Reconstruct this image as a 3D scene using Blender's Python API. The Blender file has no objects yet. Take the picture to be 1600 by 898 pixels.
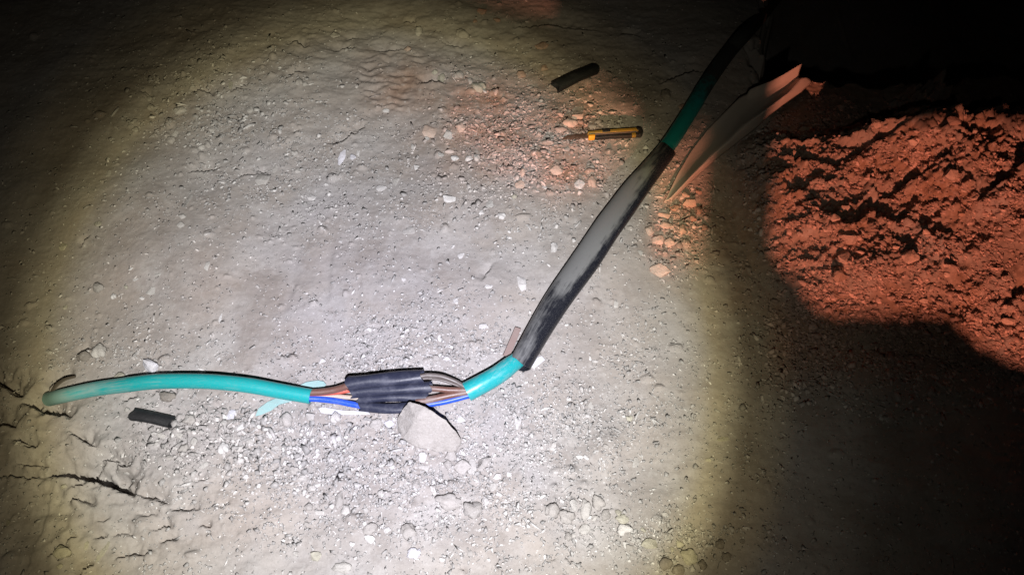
import bpy, bmesh, math, random
import numpy as np
from mathutils import Vector, Matrix
random.seed(7); RNG = np.random.default_rng(11)
scene = bpy.context.scene
COL = scene.collection
R = math.radians

# ------------------------------------------------------------------ camera
CAM = Vector((0.0, 0.0, 1.35)); TILT = R(30.0); HF = R(68.0)
FPX = 800.0 / math.tan(HF / 2)
cd = bpy.data.cameras.new('camera'); cam = bpy.data.objects.new('camera', cd); COL.objects.link(cam)
cam.location = CAM; cam.rotation_euler = (TILT, 0, 0)
cd.sensor_width = 36; cd.angle = HF; cd.clip_start = 0.01; cd.clip_end = 400
scene.camera = cam

# ------------------------------------------------------------------ night sky
w = bpy.data.worlds.new('World'); scene.world = w; w.use_nodes = True
nt = w.node_tree; bg = nt.nodes['Background']
sky = nt.nodes.new('ShaderNodeTexSky'); sky.sky_type = 'NISHITA'; sky.sun_disc = False
sky.sun_elevation = R(-4.0); sky.sun_rotation = R(200)
nt.links.new(sky.outputs[0], bg.inputs[0]); bg.inputs[1].default_value = 0.012

# ------------------------------------------------------------------ lamps: the head torch above the phone, a red vehicle lamp behind
TORCH = Vector((0.03, -0.25, 1.40))
def ray(px, py):
    a = (px - 800.0) / FPX; b = (449.0 - py) / FPX
    c, s = math.cos(TILT), math.sin(TILT)
    # camera space (a, b, -1) turned by TILT about x
    return Vector((a, b * c + s, b * s - c))
def at(px, py, z=0.0):
    r = ray(px, py); t = (z - CAM.z) / r.z
    return CAM + r * t
def mm_scale(px, py):                        # photo pixels per metre at the ground there
    r = ray(px, py); t = -CAM.z / r.z
    return FPX / t
ld = bpy.data.lights.new('hand_torch', 'SPOT'); torch = bpy.data.objects.new('hand_torch', ld); COL.objects.link(torch)
torch.location = TORCH; ld.spot_size = R(150); ld.spot_blend = 0.05; ld.shadow_soft_size = 0.011; ld.energy = 268
torch.rotation_euler = (at(622, 588) - TORCH).to_track_quat('-Z', 'Y').to_euler()
ld.use_nodes = True
lt = ld.node_tree; em = lt.nodes['Emission']
tc = lt.nodes.new('ShaderNodeTexCoord'); sx = lt.nodes.new('ShaderNodeSeparateXYZ')
lt.links.new(tc.outputs['Normal'], sx.inputs[0])
ab = lt.nodes.new('ShaderNodeMath'); ab.operation = 'ABSOLUTE'; lt.links.new(sx.outputs[2], ab.inputs[0])
ac = lt.nodes.new('ShaderNodeMath'); ac.operation = 'ARCCOSINE'; lt.links.new(ab.outputs[0], ac.inputs[0])
dv = lt.nodes.new('ShaderNodeMath'); dv.operation = 'DIVIDE'; lt.links.new(ac.outputs[0], dv.inputs[0]); dv.inputs[1].default_value = R(60)
cr = lt.nodes.new('ShaderNodeValToRGB'); lt.links.new(dv.outputs[0], cr.inputs[0])
# the reflector's beam: cold hot spot, yellowish rim, weak spill (angle in degrees, strength, tint)
BEAM = [(0, 1.0, (.955, .95, 1.07)), (7, .98, (.965, .955, 1.05)), (12, .90, (.985, .975, 1.0)), (16, .77, (1, .98, .94)), (19, .60, (1, .96, .82)),
        (21.2, .39, (1, .88, .50)), (23.2, .105, (1, .84, .48)), (26.5, .038, (1, .92, .72)), (32, .011, (1, .92, .74)), (40, .003, (1, .9, .8)), (54, .0004, (1, .9, .8))]
while len(cr.color_ramp.elements) < len(BEAM): cr.color_ramp.elements.new(0.5)
for e, (a, s, c) in zip(cr.color_ramp.elements, BEAM):
    e.position = a / 60.0; e.color = (s * c[0], s * c[1], s * c[2], 1)
lt.links.new(cr.outputs[0], em.inputs[0]); em.inputs[1].default_value = 1.0

LAMP = Vector((-0.20, -3.0, 1.50))
rd = bpy.data.lights.new('vehicle_lamp', 'SPOT'); red = bpy.data.objects.new('vehicle_lamp', rd); COL.objects.link(red)
red.location = LAMP; rd.color = (1.0, 0.325, 0.19); rd.energy = 760; rd.shadow_soft_size = 0.019
rd.spot_size = R(41); rd.spot_blend = 0.7
red.rotation_euler = (Vector((1.15, 0.95, 0.05)) - LAMP).to_track_quat('-Z', 'Y').to_euler()

vs = scene.view_settings
vs.view_transform = 'Standard'; vs.look = 'None'; vs.exposure = 0.0; vs.gamma = 1.0; vs.use_curve_mapping = False
scene.cycles.max_bounces = 4; scene.cycles.use_denoising = True

# ------------------------------------------------------------------ helpers
def tag(o, label=None, cat=None, group=None, kind=None):
    if label: o['label'] = label
    if cat: o['category'] = cat
    if group: o['group'] = group
    if kind: o['kind'] = kind
    return o
def link(name, me, mat=None, parent=None, loc=None):
    o = bpy.data.objects.new(name, me); COL.objects.link(o)
    if mat and me and not me.materials: me.materials.append(mat)
    if parent: o.parent = parent
    if loc is not None: o.location = loc
    return o
def empty(name, loc=(0, 0, 0)):
    o = bpy.data.objects.new(name, None); COL.objects.link(o); o.location = loc; o.empty_display_size = .05
    bpy.context.view_layer.update()
    return o
def child(o, parent):                        # parent in place (o is in world coordinates)
    o.parent = parent; o.matrix_parent_inverse = Matrix.Translation(parent.location).inverted()
    return o

def _hash(ix, iy, seed):
    h = (ix.astype(np.int64) * 374761393 + iy.astype(np.int64) * 668265263 + seed * 1442695041) & 0xffffffff
    h = ((h ^ (h >> 13)) * 1274126177) & 0xffffffff
    return (h ^ (h >> 16)) & 0xffffffff
def perlin(x, y, seed=0):
    x0 = np.floor(x); y0 = np.floor(y); fx = x - x0; fy = y - y0
    u = fx * fx * fx * (fx * (fx * 6 - 15) + 10); v = fy * fy * fy * (fy * (fy * 6 - 15) + 10)
    def g(ix, iy, dx, dy):
        a = _hash(ix, iy, seed) * (2 * np.pi / 4294967296.0)
        return np.cos(a) * dx + np.sin(a) * dy
    n00 = g(x0, y0, fx, fy); n10 = g(x0 + 1, y0, fx - 1, fy); n01 = g(x0, y0 + 1, fx, fy - 1); n11 = g(x0 + 1, y0 + 1, fx - 1, fy - 1)
    return (n00 * (1 - u) + n10 * u) * (1 - v) + (n01 * (1 - u) + n11 * u) * v
def fbm(x, y, octs, seed=0, gain=.5):
    t = 0; a = 1.0; f = 1.0
    for k in range(octs):
        t = t + a * perlin(x * f, y * f, seed + k * 17); a *= gain; f *= 2.03
    return t
def smooth(a, b, x):
    t = np.clip((x - a) / (b - a), 0, 1); return t * t * (3 - 2 * t)
def to_px(x, y, z=0.0):                      # world -> photo pixel, for laying out soil types
    c, s = math.cos(TILT), math.sin(TILT)
    dx = x - CAM.x; dy = y - CAM.y; dz = z - CAM.z
    yc = dy * c + dz * s; zc = -dy * s + dz * c
    return 800 + FPX * dx / -zc, 449 - FPX * yc / -zc

# ------------------------------------------------------------------ materials
def mat(name):
    m = bpy.data.materials.new(name); m.use_nodes = True
    return m, m.node_tree, m.node_tree.nodes['Principled BSDF']
class N:
    def __init__(s, t): s.t = t
    def n(s, ty, **kw):
        o = s.t.nodes.new(ty)
        for k, v in kw.items():
            if k.startswith('i_'): o.inputs[int(k[2:]) if k[2:].isdigit() else k[2:]].default_value = v
            else: setattr(o, k, v)
        return o
    def l(s, a, b): s.t.links.new(a, b)
    def noise(s, vec, scale, detail=4, rough=.55):
        o = s.n('ShaderNodeTexNoise'); o.inputs['Scale'].default_value = scale; o.inputs['Detail'].default_value = detail; o.inputs['Roughness'].default_value = rough
        s.l(vec, o.inputs['Vector']); return o.outputs['Fac']
    def ramp(s, fac, stops):
        o = s.n('ShaderNodeValToRGB')
        while len(o.color_ramp.elements) < len(stops): o.color_ramp.elements.new(.5)
        for e, (p, c) in zip(o.color_ramp.elements, stops):
            e.position = p; e.color = (c, c, c, 1) if not isinstance(c, tuple) else (*c, 1)
        s.l(fac, o.inputs[0]); return o.outputs[0]
    def mix(s, fac, a, b, blend='MIX'):
        o = s.n('ShaderNodeMix', data_type='RGBA', blend_type=blend)
        for sock, v in ((o.inputs[0], fac), (o.inputs[6], a), (o.inputs[7], b)):
            if isinstance(v, (int, float)): sock.default_value = v
            elif isinstance(v, tuple): sock.default_value = (*v, 1)
            else: s.l(v, sock)
        return o.outputs[2]
    def math(s, op, a, b=0.0, clamp=False):
        o = s.n('ShaderNodeMath', operation=op, use_clamp=clamp)
        for k, v in enumerate((a, b)):
            if isinstance(v, (int, float)): o.inputs[k].default_value = v
            else: s.l(v, o.inputs[k])
        return o.outputs[0]
    def bump(s, height, dist, strength, bsdf, normal=None):
        o = s.n('ShaderNodeBump'); o.inputs['Strength'].default_value = strength; o.inputs['Distance'].default_value = dist
        s.l(height, o.inputs['Height'])
        if normal is not None: s.l(normal, o.inputs['Normal'])
        if bsdf: s.l(o.outputs[0], bsdf.inputs['Normal'])
        return o.outputs[0]

def soil_material():
    m, t, b = mat('soil'); k = N(t)
    co = k.n('ShaderNodeTexCoord').outputs['Object']
    big = k.noise(co, 2.3, 3, .6); mid = k.noise(co, 11, 4, .62); fin = k.noise(co, 70, 3, .65); gr = k.noise(co, 300, 2, .7)
    base = k.mix(k.ramp(big, [(.35, 0.0), (.65, 1.0)]), (.272, .246, .232), (.335, .312, .302))
    base = k.mix(k.ramp(mid, [(.42, 0.0), (.60, 1.0)]), base, (.368, .346, .336))
    base = k.mix(k.ramp(k.noise(co, 5.2, 4, .6), [(.44, 0.0), (.60, .65)]), base, (.340, .302, .276))
    base = k.mix(k.ramp(k.noise(co, 3.7, 3, .6), [(.50, 0.0), (.66, .7)]), base, (.375, .360, .368))
    dark = k.ramp(k.noise(co, 24, 4, .7), [(.55, 0.0), (.68, .42)])
    base = k.mix(dark, base, (.225, .195, .178))
    att = k.n('ShaderNodeAttribute', attribute_name='redness').outputs['Fac']
    redc = k.mix(k.ramp(fin, [(.35, 0.0), (.65, 1.0)]), (.24, .150, .108), (.38, .260, .198))
    base = k.mix(att, base, redc)
    base = k.mix(k.ramp(gr, [(.38, .18), (.62, 0.0)]), base, (.17, .15, .135))
    base = k.mix(k.ramp(fin, [(.56, 0.0), (.75, .4)]), base, (.44, .425, .415))
    # tiny pale grit
    grit = k.n('ShaderNodeAttribute', attribute_name='grit').outputs['Fac']
    for sc, th, amt in ((230, 1.06, .5),):
        v = k.n('ShaderNodeTexVoronoi', feature='F1'); v.inputs['Scale'].default_value = sc; v.inputs['Randomness'].default_value = 1
        k.l(co, v.inputs['Vector'])
        sep = k.n('ShaderNodeSeparateColor'); k.l(v.outputs['Color'], sep.inputs[0])
        pick = k.math('ADD', sep.outputs[0], k.math('MULTIPLY', k.math('MULTIPLY', grit, fin), .62))
        on = k.math('MULTIPLY', k.math('GREATER_THAN', pick, th), k.math('LESS_THAN', v.outputs['Distance'], .45))
        tint = k.mix(sep.outputs[1], (.40, .385, .37), (.62, .61, .62))
        base = k.mix(k.math('MULTIPLY', on, amt), base, tint)
    k.l(base, b.inputs['Base Color']); b.inputs['Roughness'].default_value = .95; b.inputs['Specular IOR Level'].default_value = .12
    k.bump(k.math('ADD', fin, k.math('MULTIPLY', gr, .25)), .003, .45, b)
    return m
SOIL = soil_material()

def stone_material():
    m, t, b = mat('stone'); k = N(t)
    co = k.n('ShaderNodeTexCoord').outputs['Object']; oi = k.n('ShaderNodeObjectInfo')
    geo = k.n('ShaderNodeNewGeometry')
    pos = geo.outputs['Position']
    a = k.noise(pos, 55, 5, .65); f = k.noise(pos, 330, 3, .7)
    c = k.mix(k.ramp(a, [(.35, .35), (.65, 0.0)]), oi.outputs['Color'], (.27, .245, .225))
    c = k.mix(k.ramp(f, [(.36, .25), (.55, 0.0)]), c, (.16, .145, .13))
    c = k.mix(k.ramp(k.noise(pos, 140, 4, .6), [(.55, 0.0), (.72, .35)]), c, (.52, .50, .49))
    k.l(c, b.inputs['Base Color']); b.inputs['Roughness'].default_value = .9; b.inputs['Specular IOR Level'].default_value = .2
    n1 = k.bump(k.noise(pos, 90, 6, .7), .006, .5, None); k.bump(f, .001, .6, b, n1)
    return m
STONE = stone_material()

def gravel_material():
    m, t, b = mat('gravel'); k = N(t)
    c = k.n('ShaderNodeAttribute', attribute_name='tint').outputs['Color']
    pos = k.n('ShaderNodeNewGeometry').outputs['Position']
    c = k.mix(k.ramp(k.noise(pos, 300, 3, .6), [(.35, .4), (.6, 0.0)]), c, (.2, .18, .165))
    k.l(c, b.inputs['Base Color']); b.inputs['Roughness'].default_value = .9; b.inputs['Specular IOR Level'].default_value = .2
    return m
GRAVEL = gravel_material()

def plastic(name, colr, dust=(.36, .34, .32), lo=.5, hi=.7, amount=.75, rough=.4, scale=30, u_mask=None, streak=False, spec=.5):
    m, t, b = mat(name); k = N(t)
    pos = k.n('ShaderNodeNewGeometry').outputs['Position']
    n = k.noise(pos, scale, 6, .65)
    if u_mask:                               # (list of (u, amount)) along the part, (list of (v, amount)) around it
        u = k.n('ShaderNodeAttribute', attribute_name='u').outputs['Fac']; v = k.n('ShaderNodeAttribute', attribute_name='v').outputs['Fac']
        if streak:                           # dust wiped along the tube
            cx = k.n('ShaderNodeCombineXYZ'); k.l(k.math('MULTIPLY', u, 5.0), cx.inputs[0]); k.l(k.math('MULTIPLY', v, 13.0), cx.inputs[1]); n = k.math('ADD', k.math('MULTIPLY', k.noise(cx.outputs[0], 1.8, 7, .75), 1.0), k.math('SUBTRACT', k.math('MULTIPLY', n, .6), .3))
        mu = k.ramp(u, u_mask[0]); mv = k.ramp(v, u_mask[1])
        n = k.math('ADD', n, k.math('ADD', k.math('SUBTRACT', k.math('MULTIPLY', mu, mv), .5), 0.0))
    d = k.math('MULTIPLY', k.ramp(n, [(lo, 0.0), (hi, 1.0)]), amount)
    fine = k.noise(pos, 500, 3, .7)
    d2 = k.math('MULTIPLY', k.ramp(fine, [(.50, 0.0), (.72, .5)]), amount, True)
    dd = k.math('MAXIMUM', d, k.math('MULTIPLY', d2, .6))
    c = k.mix(dd, colr, dust)
    k.l(c, b.inputs['Base Color'])
    k.l(k.math('ADD', k.math('MULTIPLY', dd, .5), rough, True), b.inputs['Roughness'])
    b.inputs['Specular IOR Level'].default_value = spec
    k.bump(k.noise(pos, 120, 4, .6), .0015, .25, b)
    return m
GREEN = plastic('green_sheath', (.009, .300, .305), dust=(.30, .34, .32), lo=.46, hi=.74, amount=.62, rough=.34, scale=22, streak=True,
                u_mask=([(0.0, 1.0), (.16, .75), (.45, .46), (1.0, .40)], [(0.0, .95), (1.0, .95)]))
GREEN2 = plastic('green_sheath_clean', (.009, .315, .335), dust=(.34, .40, .40), lo=.48, hi=.76, amount=.5, rough=.34, streak=True, u_mask=([(0.0, .5), (1.0, .55)], [(0.0, .95), (1.0, .95)]))
GREEN3 = plastic('green_sheath_dirt_shade', (.010, .23, .23), dust=(.035, .032, .030), lo=.40, hi=.72, amount=.97, rough=.4, scale=40,  # far end dark: dirt and the fading torchlight put into the colour
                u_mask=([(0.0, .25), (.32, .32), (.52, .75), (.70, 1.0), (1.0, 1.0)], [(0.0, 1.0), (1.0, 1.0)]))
BROWN = plastic('brown_core', (.135, .065, .050), lo=.45, hi=.75, amount=.45, rough=.42)
GREYC = plastic('grey_core', (.115, .095, .088), lo=.5, hi=.8, amount=.5, rough=.42)
BLUE = plastic('blue_core', (.012, .075, .52), lo=.55, hi=.85, amount=.45, rough=.4)
REDC = plastic('red_core', (.46, .085, .055), lo=.55, hi=.85, amount=.4, rough=.4)
TAN = plastic('tan_core', (.42, .36, .30), lo=.5, hi=.8, amount=.4, rough=.5)
SLEEVE = plastic('black_sleeve', (.020, .023, .044), dust=(.15, .155, .20), lo=.48, hi=.80, amount=.45, rough=.42, scale=45)
OFFCUT = plastic('black_offcut', (.012, .012, .014), dust=(.16, .155, .155), lo=.52, hi=.9, amount=.35, rough=.5)
TUBE = plastic('black_tube', (.012, .013, .019), dust=(.165, .166, .170), lo=.36, hi=.66, amount=.90, rough=.24, scale=30, streak=True,
               u_mask=([(0.0, .80), (.10, .62), (.22, .50), (.32, .86), (.42, 1.0), (.72, 1.0), (.80, .85), (.92, .55), (1.0, .40)],
                       [(0.0, .86), (.20, .90), (.29, .74), (.36, .42), (.43, .18), (.55, .0), (.80, .2), (1.0, .86)]))
CARD = plastic('brown_cardboard', (.46, .40, .36), dust=(.52, .46, .42), lo=.4, hi=.7, amount=.4, rough=.8, scale=18, spec=.2)
STRIP = plastic('brown_strip', (.25, .18, .165), lo=.5, hi=.8, amount=.4, rough=.7)
STRIPD = plastic('dirty_flap', (.075, .06, .045), lo=.5, hi=.8, amount=.3, rough=.7)
YELLOW = plastic('yellow_plastic', (.30, .20, .03), dust=(.2, .17, .13), lo=.52, hi=.85, amount=.5, rough=.4)
ORANGE = plastic('orange_plastic', (.85, .42, .03), lo=.6, hi=.9, amount=.3, rough=.4)
BLACKP = plastic('black_rubber', (.014, .014, .014), lo=.58, hi=.9, amount=.4, rough=.55)
STEEL = plastic('dull_steel', (.25, .24, .22), dust=(.22, .14, .09), lo=.4, hi=.7, amount=.6, rough=.4)
STEEL.node_tree.nodes['Principled BSDF'].inputs['Metallic'].default_value = .6
RUSTY = plastic('rusty_blade', (.075, .045, .03), dust=(.16, .10, .07), lo=.45, hi=.7, amount=.6, rough=.6)
def film(name, colr, alpha):
    m, t, b = mat(name); k = N(t)
    pos = k.n('ShaderNodeNewGeometry').outputs['Position']
    c = k.mix(k.ramp(k.noise(pos, 60, 5, .65), [(.5, 0.0), (.72, .5)]), colr, (.45, .42, .40)); k.l(c, b.inputs['Base Color'])
    b.inputs['Roughness'].default_value = .4; b.inputs['Alpha'].default_value = alpha
    return m
FILM = film('teal_film', (.34, .52, .52), .86)
WHITEF = film('white_film', (.62, .62, .66), .95)

# ------------------------------------------------------------------ terrain
CRACKS = [  # (photo polyline, depth in mm)
 ([(-40,588),(0,603),(18,612),(38,625)],44), ([(38,632),(60,643),(75,649),(95,650),(112,657)],44), ([(-40,664),(0,668),(32,674)],36),
 ([(25,690),(50,700),(66,703)],20), ([(108,676),(128,688),(152,700)],26), ([(145,714),(170,716),(185,722),(198,729)],24),
 ([(75,748),(95,746),(130,752),(160,758),(190,768),(207,773)],72), ([(28,728),(50,730),(80,733)],15), ([(0,752),(30,748),(52,750),(75,748)],18),
 ([(205,772),(235,778),(262,786)],20), ([(110,782),(135,785),(150,792)],16), ([(104,847),(122,837)],16), ([(143,843),(165,838)],16),
 ([(172,832),(205,835)],14), ([(245,847),(275,842)],14), ([(75,873),(92,862),(107,857)],18), ([(175,872),(205,866),(230,865)],16),
 ([(308,822),(318,819),(326,821)],20), ([(122,899),(130,888),(143,883)],30), ([(255,792),(285,796),(312,792)],14), ([(190,631),(205,624),(216,620)],16),
 ([(238,617),(250,612)],16), ([(262,611),(276,614)],14), ([(300,752),(330,745)],10), ([(340,790),(357,787)],12), ([(116,762),(138,760)],22),
 ([(650,130),(672,126),(697,126)],34), ([(505,219),(520,221),(535,217),(553,207),(570,192)],22), ([(452,75),(463,70),(478,79)],22),
 ([(518,80),(540,77),(557,72)],18), ([(450,128),(468,119),(480,116)],22), ([(580,75),(610,78),(640,72)],13), ([(630,32),(650,33)],18),
 ([(300,146),(315,146),(338,153)],16), ([(362,146),(390,134)],15), ([(222,146),(230,150),(237,156)],16), ([(290,268),(320,264),(345,257)],14),
 ([(370,272),(385,270),(400,267)],15), ([(398,263),(415,268)],15), ([(800,40),(850,37),(900,45),(935,46)],18), ([(970,50),(1000,53)],18),
 ([(1030,136),(1050,128),(1080,118),(1105,116)],20), ([(128,387),(134,378),(143,370)],18), ([(120,557),(130,548),(143,544)],18),
 ([(752,445),(762,430),(770,415)],10), ([(76,628),(80,610),(88,599),(101,591),(118,586)],24), ([(690,62),(705,66),(722,70)],14),
 ([(540,60),(560,55)],12), ([(430,562),(441,555),(455,560)],10), ([(408,655),(414,649)],12), ([(460,208),(468,200)],10),
 ([(300,675),(311,662),(323,668)],12), ([(335,640),(345,632)],10), ([(205,800),(230,803),(250,800)],10), ([(150,815),(170,810)],12),
 ([(230,830),(255,820),(268,826)],12), ([(715,885),(730,893)],12), ([(880,870),(892,880)],12), ([(860,875),(870,872)],10)]
HZ = np.array([[1.16, 1.02]])
def heap_env(x, y):
    a = np.clip(1 - ((x - 1.22) / .74) ** 2, 0, 1)
    front = smooth(.50, 1.10, y); back = 1 - smooth(1.09, 1.24, y)
    wob = 1 + .35 * fbm(x * 4, y * 4, 3, 77)
    return .155 * a ** .8 * front * back * wob
def added_pit(x, y):                               # added drop in the ground, keeps the red light from showing there
    q = x - .25 * (y - 1.4) + .03 * perlin(x * 9, y * 9, 66)
    return .48 * smooth(.575, .72, q + .05 * fbm(x * 14, y * 14, 3, 68)) * smooth(1.34, 1.50, y + .05 * fbm(x * 10, y * 10, 4, 67)) * smooth(6, 4, np.hypot(x, y))
def heap_h(x, y):
    return _heap_h(x, y) - added_pit(x, y)
def _heap_h(x, y):
    e = heap_env(x, y)
    k = smooth(.004, .05, e)
    xs, ys = x + .012 * perlin(x * 22, y * 22, 5), y + .012 * perlin(x * 22, y * 22, 6)
    lump = fbm(xs * 16, ys * 16, 3, 41); lump2 = np.abs(fbm(xs * 38, ys * 38, 3, 43))
    rg = 1 - np.abs(fbm(xs * 9 + ys * 5, ys * 9 - xs * 7, 2, 52)) * 2
    px, py = to_px(x, y, e)
    smoothpatch = np.exp(-(((px - 1350) / 95) ** 2 + ((py - 470) / 40) ** 2)) + np.exp(-(((px - 1560) / 60) ** 2 + ((py - 400) / 70) ** 2))
    am = 1 - .85 * np.clip(smoothpatch, 0, 1)
    d = (lump * .015 + lump2 * .012 + fbm(xs * 5, ys * 7, 2, 58) * .030 + fbm(x * 80, y * 80, 3, 47, .65) * .0085 + np.clip(rg, 0, 1) ** 3 * .012) * am * 1.3
    # steep little scarps that face away from the lamp
    for q in ([(1350,345),(1395,330),(1450,298)], [(1478,368),(1520,340),(1568,303)], [(1585,412),(1602,372)], [(1470,255),(1480,225)], [(1545,500),(1570,480),(1590,470)],[(1300,290),(1340,275),(1380,262)],[(1225,285),(1250,270)],[(1430,215),(1470,200)]):
        d = d + scarp(x, y, q, .036, .08)
    # rubble behind the crest
    b2 = .072 * np.exp(-(((x - .985) / .075) ** 2 + ((y - 1.285) / .055) ** 2))
    return np.where(e > .0005, e + d * k - .012 * (1 - k), -.02) + b2 * (1 + 1.2 * fbm(x * 45, y * 45, 2, 91)) - .012 * np.exp(-b2 * 40) * (e <= .0005)
def scarp(x, y, poly, D, L=None):
    pts = [at(*p) for p in poly]; L = L or 2.6 * D
    x0 = min(p.x for p in pts) - .14; x1 = max(p.x for p in pts) + .14; y0 = min(p.y for p in pts) - .14; y1 = max(p.y for p in pts) + .14
    out = np.zeros_like(x); sel = (x > x0) & (x < x1) & (y > y0) & (y < y1)
    if not sel.any(): return out
    X = x[sel]; Y = y[sel]
    j = .002 * fbm(X * 70, Y * 70, 3, 9)
    X2 = X + j; Y2 = Y + .0046 * fbm(X * 75 + 9, Y * 75, 4, 10, .7) + .003 * perlin(X * 26, Y * 26, 3)
    best = np.full(X.shape, 9.0); sg = np.zeros(X.shape); tt = np.zeros(X.shape)
    ln = [0.0]
    for a, b in zip(pts, pts[1:]): ln.append(ln[-1] + (b - a).length)
    L = min(L, .38 * ln[-1] + .006)
    for i, (a, b) in enumerate(zip(pts, pts[1:])):
        dx, dy = b.x - a.x, b.y - a.y; l2 = dx * dx + dy * dy
        t = np.clip(((X2 - a.x) * dx + (Y2 - a.y) * dy) / l2, 0, 1)
        ex, ey = X2 - a.x - t * dx, Y2 - a.y - t * dy
        d = np.hypot(ex, ey); c = dx * (Y2 - a.y) - dy * (X2 - a.x)
        m = d < best
        best[m] = d[m]; sg[m] = np.sign(c)[m]; tt[m] = ((ln[i] + t * (ln[i + 1] - ln[i])) / ln[-1])[m]
    end = (tt <= 0.0) | (tt >= 1.0)
    tap = np.sin(np.pi * tt) ** .8
    tap = tap * (.65 + .7 * np.clip(.5 + perlin(X * 60, Y * 60, 4), 0, 1))
    s = best * sg
    near = .17 * D * np.exp(-np.abs(s) / (.7 * D + .006)); far = -.72 * D * np.clip(1 - s / L, 0, 1) ** 1.3
    out[sel] = np.where(s > 0, far, near) * tap * np.where(end, 0, 1)
    return out
def domes(X, Y, cell, prob, seed, rmin, rmax):   # half-sunk lumps of crusted soil: a rounded cap in some cells of a jittered grid
    gx, gy = X / cell, Y / cell; ix, iy = np.floor(gx), np.floor(gy); out = np.zeros_like(X)
    for dx in (-1, 0, 1):
        for dy in (-1, 0, 1):
            cx, cy = ix + dx, iy + dy
            h1 = _hash(cx, cy, seed) / 4294967296.0; h2 = _hash(cx, cy, seed + 5) / 4294967296.0; h3 = _hash(cx, cy, seed + 11) / 4294967296.0; h4 = _hash(cx, cy, seed + 23) / 4294967296.0
            r = (rmin + (rmax - rmin) * h3) * (h4 < prob)
            el = .75 + .6 * h1
            d2 = ((gx - cx - .2 - .6 * h1) * cell / el) ** 2 + ((gy - cy - .2 - .6 * h2) * cell * el * 1.1) ** 2
            out = np.maximum(out, np.where((r > 0) & (d2 < r * r), np.sqrt(np.clip(r * r - d2, 0, None)) * (.45 + .5 * h2), 0))
    return out
def ground_h(x, y):
    h = .030 * fbm(x * 1.6, y * 1.6, 3, 1) * smooth(3.5, 1.5, np.hypot(x, y - .8)) + .06 * fbm(x * .35, y * .35, 3, 2) * smooth(2.2, 6, np.hypot(x, y - .8))
    near = (np.abs(x) < 1.7) & (y > -.1) & (y < 2.1)
    X = x[near]; Y = y[near]
    px, py = to_px(X, Y)
    rough = .35 + .9 * np.clip(np.exp(-((px - 150) / 330) ** 2 - ((py - 760) / 130) ** 2) + np.exp(-((px - 620) / 420) ** 2 - ((py - 90) / 110) ** 2) + .8 * np.exp(-((px - 1160) / 90) ** 2 - ((py - 330) / 150) ** 2) + .35 * smooth(560, 700, py), 0, 1.2)
    d = .0060 * fbm(X * 5, Y * 5, 2, 21)
    q = fbm(X * 24, Y * 30, 4, 22); d = d + rough * .0026 * q
    te = fbm(X * 17 + 3, Y * 30, 4, 25)                     # crusty flakes: terraces
    st = np.floor(te * 7) / 7 + smooth(.2, 1, te * 7 - np.floor(te * 7)) / 7
    d = d + rough * .0035 * st + .0009 * fbm(X * 110, Y * 110, 2, 23) * rough
    d = d + .0013 * np.abs(fbm(X * 55, Y * 55, 3, 26))
    gm_ = np.clip(gritmap(px, py) * .85 + .25 * np.exp(-((px - 160) / 200) ** 2 - ((py - 800) / 90) ** 2), 0, 1) * (np.clip(.25 + 1.5 * perlin(X * 9, Y * 9, 81), .0, 1))
    wx, wy = X + .003 * perlin(X * 90, Y * 90, 83), Y + .003 * perlin(X * 90, Y * 90, 84)
    d = d + domes(wx, wy, .030, gm_ * .45, 85, .006, .013) + domes(wx, wy, .015, gm_ * .45, 95, .003, .006)
    # hand-scraped grooves in the middle of the beam
    gm = np.exp(-(((px - 530) / 130) ** 2 + ((py - 445) / 60) ** 2))
    d = d - .006 * gm * np.clip(perlin(X * 30, Y * 9, 31) * 2 - .1, 0, 1)
    # tyre print
    tm = smooth(1.0, .75, ((px - 625) / 68) ** 2 + ((py - 122) / 50) ** 2)
    ph = Y * 260 + np.abs((((X + .3 * Y) * 30) % 2) - 1) * 3.6 + 2.6 * perlin(X * 25, Y * 25, 61)
    d = d + tm * .0026 * np.clip(.35 + 1.9 * fbm(X * 16, Y * 16, 3, 63), 0, 1) * np.sign(np.sin(ph)) * np.abs(np.sin(ph)) ** .5
    # low buried lump
    d = d + .013 * np.exp(-((((px - 950) / 26) ** 2 + ((py - 702) / 34) ** 2) ** 1.3))
    for poly, D in CRACKS: d = d + scarp(X, Y, poly, D * .0015)
    h[near] += d
    return h - added_pit(x, y)
def redness(x, y, z=0.0):
    px, py = to_px(x, y, z)
    def bl(cx, cy, rx, ry, a): return a * np.exp(-((((px - cx) / rx) ** 2 + ((py - cy) / ry) ** 2) ** 1.5))
    r = bl(810, 205, 165, 105, .72) + bl(625, 125, 72, 52, .62) + bl(720, 160, 60, 45, .4) + bl(900, 290, 70, 60, .45) + bl(1060, 370, 60, 75, .7) + bl(1150, 330, 60, 200, .55) + bl(905, 195, 35, 18, .5) + bl(300, 440, 160, 90, .18)
    r = r * (.75 + .9 * fbm(x * 9, y * 9, 4, 71)) + .12 * fbm(x * 3, y * 3, 3, 72)
    r = r + .85 * smooth(1175, 1230, px) * smooth(640, 540, py) * smooth(60, 140, py)
    return np.clip(r, 0, 1)
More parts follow.
